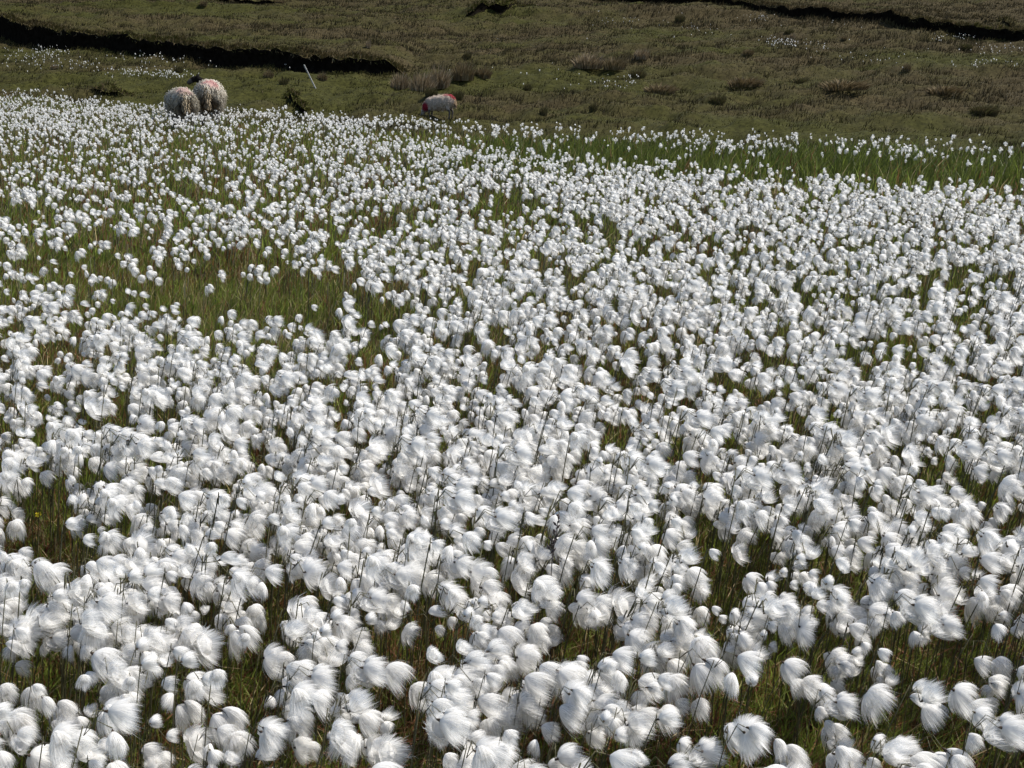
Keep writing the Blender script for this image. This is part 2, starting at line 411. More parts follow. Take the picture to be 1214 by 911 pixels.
for t in [
    (474, 105, 34, 19, 'buff', 'buff rush tussock just right of the end of the long peat bank'),
    (500, 109, 46, 25, 'buff', 'broad buff rush tussock above and left of the grazing lamb'),
    (520, 104, 40, 25, 'buff', 'tall pale rush tussock directly above the grazing lamb'),
    (549, 93, 40, 22, 'brown', 'brown rush tussock right of the pale tussocks above the lamb'),
    (572, 92, 30, 15, 'brown', 'smaller brown tussock beside the mossy mound above the lamb'),
    (511, 114, 22, 11, 'dark', 'low dark tussock touching the hill just above the lamb'),
    (543, 118, 18, 12, 'dark', 'small dark tussock right of the lamb'),
    (625, 107, 15, 8, 'dark', 'tiny dark tussock alone on the green slope right of the lamb'),
    (644, 137, 14, 11, 'dark', 'small round dark tussock just above the field edge right of centre'),
    (703, 132, 14, 11, 'dark', 'second small round dark tussock above the field edge right of centre'),
    (697, 80, 52, 18, 'buff', 'wide buff tussock clump in the middle of the hillside'),
    (728, 82, 40, 15, 'brown', 'brown tussock adjoining the wide buff clump on the hillside'),
    (760, 70, 26, 12, 'buff', 'rounded buff tussock right of the wide clump on the hillside'),
    (782, 110, 56, 11, 'brown', 'long low brown tussock bed right of the centre of the slope'),
    (755, 92, 30, 11, 'dark', 'dark heathery tussock above the long low brown bed'),
    (850, 122, 30, 10, 'dark', 'dark low tussock on the lower right slope'),
    (883, 102, 60, 12, 'brown', 'wide brown tussock bed on the right slope'),
    (1000, 106, 84, 12, 'brown', 'widest low brown tussock bed on the right slope'),
    (1120, 112, 60, 11, 'brown', 'brown tussock bed near the right edge of the slope'),
    (1165, 136, 46, 10, 'dark', 'dark tussock bed low at the right edge of the slope'),
    (935, 40, 16, 6, 'dark', 'small dark tussock just below the upper peat bank'),
    (806, 25, 18, 8, 'dark', 'small dark tussock left below the upper peat bank'),
    (336, 100, 16, 8, 'dark', 'dark green tussock left of the leaning stake'),
    (382, 96, 18, 10, 'brown', 'brown tussock right of the leaning stake'),
    (318, 92, 18, 9, 'brown', 'brown tussock at the foot of the long bank left of the stake'),
]: tussock(*t)
for i in range(26):
    u, v = random.uniform(-120, 1330), random.uniform(2, 140)
    if u < 480 and 18 + u * .12 - 8 < v < 62 + u * .075: continue
    if u < 420 and v > 100: continue
    k = random.choices(['brown', 'dark', 'buff'], [.5, .3, .2])[0]
    s = .5 + .7 * v / 140
    tussock(u, v, random.uniform(12, 34) * s, random.uniform(6, 12) * s, k, {'brown': 'brown rush tussock among others on the open hillside', 'dark': 'dark heathery tussock among others on the open hillside', 'buff': 'pale buff tussock among others on the open hillside'}[k])

# ------------------------------------------------------------------ cotton tufts
def tuft_geo(nf, segs, rings, spokes, rng, wfib, a0, conv, droop, fray):
    """unit tuft (length ~1) blown along +X; returns parts (verts, faces)"""
    yz_squash = rng.uniform(.6, 1.1)
    ph = rng.uniform(0, 6.28, 4)
    def path(phi, rho, ell, t):
        wob = 1 + .10 * np.sin(2 * phi + ph[0]) + .07 * np.sin(3 * phi + ph[1])
        al = a0 * rho * wob * (1 - conv * t)
        rad = t * ell
        x = rad * np.cos(al); l = rad * np.sin(al)
        return np.stack([x, l * np.cos(phi) * yz_squash, l * np.sin(phi) - droop * rad * rad], -1)
    th = np.linspace(0, 2 * math.pi, spokes, endpoint=False)
    ii = np.arange(rings * spokes).reshape(rings, spokes); jj = np.roll(ii, -1, 1)
    Q = np.stack([ii[:-1], jj[:-1], jj[1:], ii[1:]], -1).reshape(-1, 4)
    # inner body, closed at the lee end
    ts = np.linspace(.02, .48, rings) ** .85
    PH, TT = np.meshgrid(th, ts)
    lobes = 1 + .10 * np.sin(5 * PH + ph[2]) * TT
    V = path(PH, .64, lobes, TT).reshape(-1, 3)
    tipc = path(np.array([0.]), 0., 1., np.array([.46]))[0]
    inner = V[-spokes:] * .5 + tipc * .5 + np.array([.04, 0, 0])
    V = np.vstack([V, inner, tipc + np.array([.05, 0, 0])]); b = rings * spokes
    k = np.arange(spokes); kn = (k + 1) % spokes
    q = np.vstack([Q, np.stack([b - spokes + k, b - spokes + kn, b + kn, b + k], 1)])
    tri = np.stack([b + k, b + kn, np.full(spokes, b + spokes)], 1)
    C0 = np.full((len(V), 3), .5); C0[:, 2] = 0
    # silky outer layers that thin out towards their ends (strand coordinates kept for the material)
    for rho_o, ell_o in ((.98, .95), (.62, 1.06)) if spokes > 6 else ((.92, 1.0),):
        ts = np.linspace(.03, 1.0, rings)
        PH, TT = np.meshgrid(th, ts)
        lob = ell_o * (1 + .10 * np.sin(3 * PH + ph[3]) + .06 * np.sin(5 * PH + ph[2]))
        O = path(PH, rho_o, lob, TT).reshape(-1, 3)
        q = np.vstack([q, Q + len(V)]); V = np.vstack([V, O])
        C0 = np.vstack([C0, np.stack([.5 + .5 * np.cos(PH), .5 + .5 * np.sin(PH) + 2 * (rho_o < .7), TT], -1).reshape(-1, 3)])
    parts = []
    # fibres lying on and beyond the body
    n = max(nf, 1)
    phi = rng.random(n) * 2 * math.pi; rho = np.where(rng.random(n) < .62, rng.uniform(.76, 1.05, n), np.sqrt(rng.random(n)) * .8)
    ell = (1 - .45 * rng.random(n) ** 1.5) * (1 + .12 * np.sin(3 * phi + ph[3])) + fray * rng.exponential(.05, n)
    t = np.linspace(0.03, 1, segs + 1)
    phc = phi[:, None] + np.cumsum(rng.normal(0, .06, (n, segs + 1)), 1) * t[None]
    P = path(phc, rho[:, None] * np.ones_like(phc), ell[:, None] * np.ones_like(phc), t[None] * np.ones_like(phc))
    P = P + rng.normal(0, .011, P.shape) * t[None, :, None]
    tan = np.gradient(P, axis=1); tan /= np.linalg.norm(tan, axis=2, keepdims=True) + 1e-9
    radial = np.stack([np.zeros_like(phc), np.cos(phc), np.sin(phc)], -1)
    side = np.cross(tan, radial); side /= np.linalg.norm(side, axis=2, keepdims=True) + 1e-9
    wid = wfib * np.interp(t, [0, .25, .7, 1], [.35, .9, 1, .12])[None, :, None] * rng.uniform(.6, 1.3, (n, 1, 1))
    A, B = P - side * wid, P + side * wid
    FV = np.stack([A, B], 2).reshape(-1, 3)
    fi = np.arange(n)[:, None] * (segs + 1) * 2 + np.arange(segs)[None] * 2
    fq = np.stack([fi, fi + 1, fi + 3, fi + 2], -1).reshape(-1, 4)
    return V, q, tri, FV, fq, C0
def as_tris(g):
    V, q, tri, FV, fq, C0 = g
    q = np.vstack([q, fq + len(V)]) if len(fq) else q
    CF = np.full((len(FV), 3), .5); CF[:, 2] = 0
    return np.vstack([V, FV]), np.vstack([np.stack([q[:, 0], q[:, 1], q[:, 2]], 1), np.stack([q[:, 0], q[:, 2], q[:, 3]], 1), tri]), np.vstack([C0, CF])
NV = 12
LODS = [(260, 5, 10, 18, .0048), (30, 3, 6, 10, .009), (0, 1, 5, 8, .03), (0, 1, 4, 6, .08)]
TUFT = []
for li, (nf, sg, rg, sp, wf_) in enumerate(LODS):
    row = []
    for k in range(NV):
        rg_ = np.random.default_rng(100 + k)
        a0 = R(rg_.uniform(48, 92)); conv = rg_.uniform(.40, .62); dr = rg_.uniform(.08, .46)
        row.append(as_tris(tuft_geo(nf, sg, rg, sp, rg_, wf_, a0, conv, dr, 1.0 if li < 2 else .7)))
    TUFT.append(row)
TUFT_ME = [make_mesh('cotton_tuft', [(v, f, 0, c)], [M_COTTON], True) for v, f, c in TUFT[0]]
def bract_geo(rng):
    parts = []
    for k in range(4):
        a = k * 1.57 + rng.uniform(-.4, .4); ln = rng.uniform(.22, .40)
        d = np.array([math.cos(.55), math.sin(.55) * math.cos(a), math.sin(.55) * math.sin(a)])
        s = np.array([0, -math.sin(a), math.cos(a)]) * .07
        V = np.array([[-.04, 0, 0] - s * .5, [-.04, 0, 0] + s * .5, d * ln * .5 + s, d * ln * .5 - s, d * ln]) * 1.0
        parts.append((V, np.array([[0, 1, 2], [0, 2, 3], [3, 2, 4]]), 0, None))
    parts.append(tube_parts([[-.10, 0, .0], [-.02, 0, 0], [.06, 0, 0]], [.018, .05, .045], 6))
    return parts
BRACT_ME = [make_mesh('bract', bract_geo(np.random.default_rng(k)), [M_BRACT], True) for k in range(4)]

# plant prototypes: stem curve + list of tufts
def rotm(yaw, pitch, roll):
    return np.array((Matrix.Rotation(yaw, 3, 'Z') @ Matrix.Rotation(pitch, 3, 'Y') @ Matrix.Rotation(roll, 3, 'X')))
class Plant: pass
PROTO = []
COUNTS = [1, 1, 1, 1, 2, 2, 2, 2, 2, 2, 3, 1, 2, 1, 4, 4, 4, 2, 1, 5, 4, 5]
for k, n in enumerate(COUNTS):
    g = np.random.default_rng(500 + k); p = Plant(); p.n = n
    h = g.uniform(.235, .325); lean = g.uniform(.01, .07); ly = g.uniform(-.02, .02)
    t = np.linspace(0, 1, 6)
    p.stem = np.stack([lean * t ** 2, ly * t ** 2, h * t - .02 * (1 - t)], 1); top = p.stem[-1]
    p.tufts = []; p.ped = []
    for j in range(n):
        upright = g.random() < (.3 if n == 1 else .10)
        yaw = R(g.normal(-10, 36)); pitch = R(g.normal(18, 22)) if not upright else R(g.uniform(-70, -35))
        if n == 1: off = np.array([0.004, 0, .002])
        else:
            az = g.uniform(0, 6.28); rr = g.uniform(.014, .038)
            off = np.array([rr * math.cos(az) + .012, rr * math.sin(az), g.uniform(-.045, .016)])
        sc = g.uniform(.022, .046) * (1.0 if n <= 2 else .95)
        p.tufts.append((top + off, rotm(yaw, pitch, g.uniform(-.3, .3)), sc, int(g.integers(NV)), (yaw, pitch)))
        midp = top + off * .5 + np.array([0, 0, .010])
        p.ped.append(np.stack([top - [0, 0, .012], midp, top + off - rotm(yaw, pitch, 0) @ np.array([.004, 0, 0])]))
    PROTO.append(p)

# density of plants as seen in the photograph
def crest_row(u): return np.interp(u, [-300, 0, 200, 400, 520, 700, 850, 1000, 1214, 1500], [104, 110, 121, 133, 141, 152, 157, 159, 166, 170])
def density(u, v, x, y):
    g = fbm(x / .11 + 50, y / .19 + 9, 4); gaps = sstep(.35, .48, g)
    far_g = sstep(.38, .56, fbm(x / .9 + 5, y / 1.3 + 21, 3))
    wn = sstep(7, 3, y) if False else 1 - sstep(3.5, 7, y)
    cl = wn * gaps + (1 - wn) * (.25 + .75 * far_g)
    D = np.ones_like(u)
    fl = .18 + .27 * sstep(360, 440, v) * (1 - sstep(640, 720, v))
    D = D * (fl + (1 - fl) * cl) * (1 + .10 * sstep(680, 800, v))
    # clearer left meadow
    left = (1 - sstep(380, 520, u)) * sstep(140, 165, v) * (1 - sstep(285, 330, v)); D = D * (1 - .22 * left)
    l2 = (1 - sstep(60, 470, u)) * sstep(280, 300, v) * (1 - sstep(395, 430, v)); D = D * (1 - .12 * l2)
    patch = np.exp(-(((u - 265) / 142) ** 4 + ((v - 345) / 38) ** 4)); D = D * (1 - .985 * patch)
    patch = np.exp(-(((u - 385) / 85) ** 4 + ((v - 362) / 30) ** 4)); D = D * (1 - .9 * patch)
    patch = np.exp(-(((u - 115) / 90) ** 4 + ((v - 305) / 28) ** 4)); D = D * (1 - .75 * patch)
    for cx, cy, rx, ry, a in ((40, 598, 26, 36, 1.0), (870, 660, 60, 40, .75), (240, 740, 12, 40, .7), (60, 780, 40, 18, .5), (700, 720, 22, 40, .7), (480, 740, 30, 30, .6), (1120, 330, 60, 22, .7), (960, 320, 40, 18, .6), (1150, 600, 40, 40, .6), (890, 850, 45, 26, .5), (380, 800, 40, 30, .6), (680, 445, 40, 14, .6), (560, 435, 36, 14, .7), (1040, 425, 40, 12, .6), (60, 420, 30, 25, .7)):
        D = D * (1 - a * np.exp(-(((u - cx) / rx) ** 2 + ((v - cy) / ry) ** 2)))
    # green band behind the right half
    lo = np.interp(u, [470, 640, 800, 1000, 1214, 1500], [168, 181, 197, 213, 225, 234]); hi = crest_row(u) + np.interp(u, [470, 800, 1214], [9, 14, 20])
    band = sstep(420, 570, u) * (1 - sstep(-9, 9, v - lo)); inner = band * sstep(-4, 6, v - hi)
    D = D * (1 - .965 * inner) * (1 - .66 * band * (1 - inner))
    strip = sstep(230, 300, u) * (1 - sstep(560, 660, u)) * np.exp(-((v - (142 + .07 * (u - 250))) / 9) ** 2) * .35; D = D * (1 - strip)
    D = np.where(((u - 46) / 50) ** 2 + ((v - 612) / 60) ** 2 < 1, 0, D)   # mossy gap with the little yellow flower
    return np.clip(D, 0, 1)
def rho(y): return 530 * np.minimum(1, (2.5 / y) ** 1.22)

ys = np.geomspace(1.12, 37, 600); wd = 2 * (.52 * ys + .35); lam = rho(ys) * wd * np.gradient(ys)
ncand = int(lam.sum()); cdf = np.cumsum(lam) / lam.sum()
cy_ = np.interp(RNG.random(ncand), cdf, ys); cx_ = (RNG.random(ncand) * 2 - 1) * (.52 * cy_ + .35)
cz_ = terrain(cx_, cy_)
hz = .28
u_, v_ = project(cx_ + .03, cy_, cz_ + hz)
D_ = density(u_, v_, cx_, cy_)
D_ = D_ * (1 - sstep(.3, 1.6, cy_ - crest(cx_)))
D_ = D_ * (.72 + .28 * np.clip(sstep(400, 560, u_) + sstep(300, 400, v_) + (1 - sstep(150, 175, v_)), 0, 1))
# keep the sheep clear of flowers growing through them
EWE_A = np.array([-5.94, 23.2]); EWE_B = np.array([-5.72, 24.5])
keep = RNG.random(ncand) < D_
for ex, ey in (EWE_A, EWE_B): keep &= ~((np.abs(cx_ - ex) < .38) & (np.abs(cy_ - ey) < .45))
cx_, cy_, cz_, u_, v_ = (a[keep] for a in (cx_, cy_, cz_, u_, v_))
npl = len(cx_)
prot = RNG.integers(0, len(PROTO), npl); rz = RNG.normal(0, .30, npl); sc_ = RNG.uniform(.82, 1.18, npl)

# hand-placed plants near the camera and unusual ones
def at_head(u, v, h=.28):
    d = ray(u, v); t = (h - EYE) / d[2]; return d[0] * t, d[1] * t
SPECIAL = [  # u, v, proto index, scale, rz, label
    (868, 828, 0, 1.0, .2, 'single round white tuft standing alone on dark grass at lower right'),
    (22, 838, 19, 1.06, 0, 'five-headed cotton grass hanging in the bottom left corner'),
    (250, 800, 4, 1.12, -.1, 'two-headed cotton grass at lower left with a four-headed one at its right'),
    (302, 830, 16, 1.08, 0, 'four-headed cotton grass at lower left beside a two-headed one'),
    (560, 790, 15, 1.1, .1, 'four-headed cotton grass near the bottom edge just left of the middle'),
    (650, 860, 20, 1.1, 0, 'four-headed cotton grass at the bottom edge just right of the middle'),
    (1045, 830, 14, 1.12, .1, 'four-headed cotton grass near the bottom right, left of the corner cluster'),
    (1150, 880, 21, 1.1, 0, 'five-headed cotton grass in the bottom right corner'),
    (825, 800, 5, 1.1, -.2, 'two-headed cotton grass just left of the single tuft standing alone'),
    (108, 850, 10, 1.05, .2, 'three-headed cotton grass in a grassy gap at lower left'),
    (985, 655, 1, 1.15, 0, 'single fluffy tuft on its own stem above the dark gap right of centre'),
]
for su, sv_, sk, ss, sa, sl_ in SPECIAL:
    sx_, sy_ = at_head(su, sv_, .28 * ss); rr_ = .105 if 'alone' in sl_ else .05
    far_ok = np.hypot(cx_ - (sx_ - .03), (cy_ - sy_) * .8) > rr_
    cx_, cy_, cz_, u_, v_, prot, rz, sc_ = (a[far_ok] for a in (cx_, cy_, cz_, u_, v_, prot, rz, sc_))
npl = len(cx_)
near_order = np.argsort(cy_ - 0.0)
inview = (u_ > -25) & (u_ < 1240) & (v_ < 945)
near_ids = [i for i in near_order if inview[i]][:300 - len(SPECIAL) - 1]
near_set = np.zeros(npl, bool); near_set[near_ids] = True

def stem_mesh(p):
    parts = [tube_parts(p.stem, np.linspace(.0011, .0007, len(p.stem)), 5)]
    for q in p.ped: parts.append(tube_parts(q, [.0006, .0005, .0007], 4))
    return make_mesh('stem', parts, [M_STEM], True)
def build_plant(k):
    p = PROTO[k]; root = empty('cotton_grass_plant')
    obj('stem', stem_mesh(p), root)
    for j, (pos, Rm, s, var, _) in enumerate(p.tufts):
        t = obj('cotton_tuft', TUFT_ME[var], root, pos); t.rotation_mode = 'QUATERNION'
        t.rotation_quaternion = Matrix(Rm.tolist()).to_quaternion(); t.scale = (s, s, s)
        obj('bract', BRACT_ME[(k + j) % 4], t)
    return root
def copy_tree(o, parent=None):
    c = o.copy(); C.objects.link(c); c.parent = parent
    for ch in o.children: copy_tree(ch, c)
    return c
BUILT = {}
WORDS = {1: 'single silky white tuft', 2: 'two silky white tufts', 3: 'three silky white tufts', 4: 'four silky white tufts', 5: 'five silky white tufts'}
def put_plant(k, loc, rzv, s, label):
    if k not in BUILT: BUILT[k] = build_plant(k); o = BUILT[k]
    else: o = copy_tree(BUILT[k])
    o.location = loc; o.rotation_euler = (0, 0, rzv); o.scale = (s, s, s)
    return tag(o, label, 'cotton grass', 'cotton grass in the near foreground')
for i in near_ids:
    k = int(prot[i])
    put_plant(k, (cx_[i], cy_[i], cz_[i]), rz[i], sc_[i], 'windblown cotton grass with %s crowded among others in the near foreground' % WORDS[PROTO[k].n])
for u, v, k, s, a, label in SPECIAL:
    x, y = at_head(u, v, .28 * s); put_plant(k, (x - .03, y, float(terrain(x, y))), a, s, label)

# the tall one that stands above the far edge of the field
x, y = at_head(334, 122, .42); y = 21.8; x = (334 - CX) / F * y
put_plant(5, (x, y, float(terrain(x, y))), 0, 1.55, 'tall cotton grass standing above the far field edge right of the sheep')

# --- the rest as one mass
acc = []
def add_mass(ids, lod):
    P0, PT, PS, PK, PZ = [], [], [], [], []
    rows = {k: [] for k in range(NV)}
    for k, p in enumerate(PROTO):
        sel = ids[prot[ids] == k]
        if not len(sel): continue
        c, s = np.cos(rz[sel]), np.sin(rz[sel]); O = np.stack([cx_[sel], cy_[sel], cz_[sel]], 1); sc = sc_[sel]
        def xf(pts):   # pts Mx3 -> len(sel) x M x 3
            X = pts[None, :, 0] * c[:, None] - pts[None, :, 1] * s[:, None]; Y = pts[None, :, 0] * s[:, None] + pts[None, :, 1] * c[:, None]
            return np.stack([X, Y, np.broadcast_to(pts[None, :, 2], X.shape)], -1) * sc[:, None, None] + O[:, None, :]
        for pos, Rm, ts, var, _ in p.tufts:
            v, f, cc = TUFT[lod][var]
            V = xf(v @ Rm.T * ts + pos)
            n, m = V.shape[:2]
            acc.append((V.reshape(-1, 3), (f[None] + (np.arange(n) * m)[:, None, None]).reshape(-1, 3), 0, np.tile(cc, (n, 1))))
            if lod <= 2:
                bp = tube_parts([[-.10, 0, 0], [.02, 0, 0], [.16, 0, 0]], [.02, .06, .03], 4)
                V = xf(bp[0] @ Rm.T * ts + pos); m = V.shape[1]
                acc.append((V.reshape(-1, 3), (bp[1][None] + (np.arange(n) * m)[:, None, None]).reshape(-1, 3), 2, None))
        wst = [.0011, .0012, .0018, .003][lod]
        curves = [(p.stem[::2] if lod > 1 else p.stem, wst)] + ([(q, wst * .75) for q in p.ped] if lod < 3 else [])
        for pts, w in curves:
            tp = tube_parts(pts, w, 3)
            V = xf(tp[0]); n, m = V.shape[:2]
            acc.append((V.reshape(-1, 3), (tp[1][None] + (np.arange(n) * m)[:, None, None]).reshape(-1, 3), 1, None))
rest = np.where(~near_set)[0]
add_mass(rest[cy_[rest] < 3.4], 0 if False else 1)
add_mass(rest[(cy_[rest] >= 3.4) & (cy_[rest] < 5.5)], 1)
add_mass(rest[(cy_[rest] >= 5.5) & (cy_[rest] < 11)], 2)
add_mass(rest[cy_[rest] >= 11], 3)
# white flecks of cotton grass in wet patches on the hill
def hill_flecks():
    pts = []
    for cu, cv, ru, rv, n in ((40, 74, 48, 16, 80), (60, 68, 26, 6, 50), (95, 82, 30, 6, 30), (160, 92, 45, 6, 90), (205, 96, 26, 5, 60), (180, 76, 50, 8, 45), (250, 72, 30, 8, 25), (925, 55, 24, 5, 60), (900, 25, 22, 4, 25), (960, 58, 50, 8, 25), (735, 103, 24, 8, 30), (740, 30, 40, 6, 16), (830, 37, 20, 5, 10), (1130, 49, 40, 4, 30), (1180, 64, 30, 6, 30), (1165, 82, 40, 5, 30), (345, 82, 14, 6, 14), (1040, 75, 70, 8, 20), (640, 95, 90, 20, 14), (830, 35, 300, 25, 26)):
        for _ in range(n):
            pts.append((cu + RNG.normal(0, .5) * ru, cv + RNG.normal(0, .5) * rv))
    for (u, w) in pts:
        p = hit_far(u, w)
        k = int(RNG.integers(NV)); v, f, cc = TUFT[3][k]; s = RNG.uniform(.024, .050)
        V = v @ rotm(R(RNG.normal(-15, 40)), R(RNG.normal(15, 25)), 0).T * s + p + [0, 0, RNG.uniform(.14, .24)]
        acc.append((V, f, 0, cc))
        acc.append(tube_parts([p, p + [.02, 0, .16]], .003, 3, 1))
hill_flecks()
print('plants', npl, 'lod1', int(((cy_[rest] < 5.5)).sum()), 'lod2', int(((cy_[rest] >= 5.5) & (cy_[rest] < 11)).sum()), 'tris', sum(len(a[1]) for a in acc))
mass = obj('cotton_grass_field', make_mesh('cotton_grass_field', acc, [M_COTTON, M_STEM, M_BRACT], True))
tag(mass, 'dense field of white cotton grass stretching back to the moor', 'cotton grass field', kind='stuff')

# ------------------------------------------------------------------ sheep
M_WOOL = leafy('wool', .12, .95, .03)
M_SKIN = plain('sheep_hair', (0, 0, 0), .95, .03, attr=True)
M_HORN = plain('horn', (.25, .2, .13), .6, nscale=40, lo=.7, hi=1.1)
def skin_body(name, verts, edges, radii, colour):
    me = bpy.data.meshes.new(name + '_cage'); me.from_pydata(verts, edges, []); o = bpy.data.objects.new(name + '_cage', me); C.objects.link(o)
    md = o.modifiers.new('skin', 'SKIN'); md.use_smooth_shade = True
    for i, r in enumerate(radii):
        sv = me.skin_vertices[0].data[i]; sv.radius = r if isinstance(r, tuple) else (r, r); sv.use_root = (i == 0)
    sb = o.modifiers.new('sub', 'SUBSURF'); sb.levels = sb.render_levels = 2
    dg = bpy.context.evaluated_depsgraph_get(); dg.update()
    nm = bpy.data.meshes.new_from_object(o.evaluated_get(dg)); nm.name = name
    bpy.data.objects.remove(o)
    n = len(nm.vertices); co = np.zeros(n * 3, np.float32); nm.vertices.foreach_get('co', co); co = co.reshape(-1, 3)
    a = nm.attributes.new('col', 'FLOAT_COLOR', 'POINT'); a.data.foreach_set('color', np.concatenate([colour(co), np.ones((n, 1))], 1).astype(np.float32).ravel())
    nm.materials.clear(); nm.materials.append(M_SKIN)
    nm.polygons.foreach_set('use_smooth', np.ones(len(nm.polygons), bool)); return nm

def fleece_geo(seed, sections, woolc, marks, nlocks, lock, shag):
    """sections: rows (x, y, z, half width, half height) along the animal from rump to neck"""
    g = np.random.default_rng(seed); sec = np.array(sections, float)
    s = np.linspace(0, 1, 40); ks = np.linspace(0, 1, len(sec))
    cols = [np.interp(s, ks, sec[:, i]) for i in range(5)]
    k = np.ones(5) / 5
    cols = [np.convolve(np.pad(c, 2, mode='edge'), k, 'valid') for c in cols]
    n = 36; th = np.linspace(0, 2 * math.pi, n, endpoint=False)
    cen = np.stack(cols[:3], 1); tan = np.gradient(cen, axis=0); tan /= np.linalg.norm(tan, axis=1)[:, None]
    side = np.cross(np.array([0, 0, 1.]), tan); side /= np.linalg.norm(side, axis=1)[:, None] + 1e-9; up = np.cross(tan, side)
    hw, hh = cols[3], cols[4]
    V = cen[:, None] + np.cos(th)[None, :, None] * side[:, None] * hw[:, None, None] + np.sin(th)[None, :, None] * up[:, None] * hh[:, None, None]
    nz = fbm(V[..., 0] * 9 + V[..., 1] * 7 + 20, V[..., 2] * 9 + V[..., 1] * 5 + 20 + seed, 3) - .5
    dirn = V - cen[:, None]; dirn /= np.linalg.norm(dirn, axis=2, keepdims=True) + 1e-9
    V = V + dirn * nz[..., None] * .07
    m = len(s); ii = np.arange(m * n).reshape(m, n); jj = np.roll(ii, -1, 1)
    q = np.stack([ii[:-1], jj[:-1], jj[1:], ii[1:]], -1).reshape(-1, 4)
    V2 = np.vstack([V.reshape(-1, 3), cen[0] - tan[0] * .02, cen[-1] + tan[-1] * .02]); b = m * n
    tri = np.vstack([np.stack([np.arange(n), np.full(n, b), (np.arange(n) + 1) % n], 1)[:, [0, 1, 2]], np.stack([b - n + np.arange(n), b - n + (np.arange(n) + 1) % n, np.full(n, b + 1)], 1)])
    tris = np.vstack([q[:, [0, 1, 2]], q[:, [0, 2, 3]], tri])
    def colour(P):
        c = np.ones((len(P), 3)) * np.array(woolc)
        mot = fbm(P[:, 0] * 11 + 9 + P[:, 1] * 6, P[:, 2] * 11 + 9, 3)[:, None]
        c = c * (.72 + .56 * mot)
        for (mx, my, mz, r, mc, amt) in marks:
            d = np.sqrt((P[:, 0] - mx) ** 2 + (P[:, 1] - my) ** 2 + (P[:, 2] - mz) ** 2)
            w = (amt * (1 - sstep(.5 * r, r, d + .06 * (mot[:, 0] - .5))))[:, None]; c = c * (1 - w) + np.array(mc) * w
        return c
    parts = [(V2, tris, 0, colour(V2) * .85)]
    # wool locks
    i = g.integers(1, m - 1, nlocks); j = g.integers(0, n, nlocks)
    A = V[i, j] + g.normal(0, .012, (nlocks, 3)); Nn = dirn[i, j]
    down = np.array([0, 0, -1.]) + np.stack([-.35 + g.normal(0, .3, nlocks), g.normal(0, .3, nlocks), 0 * A[:, 0]], 1)
    ln = lock * g.uniform(.5, 1.3, nlocks)[:, None]
    mid = A + Nn * ln * .30 * shag + down * ln * .25; tip = A + Nn * ln * .30 * shag + down * ln * .9
    sd = np.cross(Nn, down); sd /= np.linalg.norm(sd, axis=1)[:, None] + 1e-9; sd = sd * g.uniform(.005, .011, nlocks)[:, None]
    LV = np.stack([A - Nn * .01 - sd, A - Nn * .01 + sd, mid - sd, mid + sd, tip], 1).reshape(-1, 3)
    bb = np.arange(nlocks)[:, None] * 5
    LF = np.concatenate([bb + [0, 1, 3], bb + [0, 3, 2], bb + [2, 3, 4]], 0)
    cc = np.repeat(colour(A) * g.uniform(.9, 1.1, (nlocks, 1)), 5, 0)
    parts.append((LV, LF, 0, cc))
    return parts
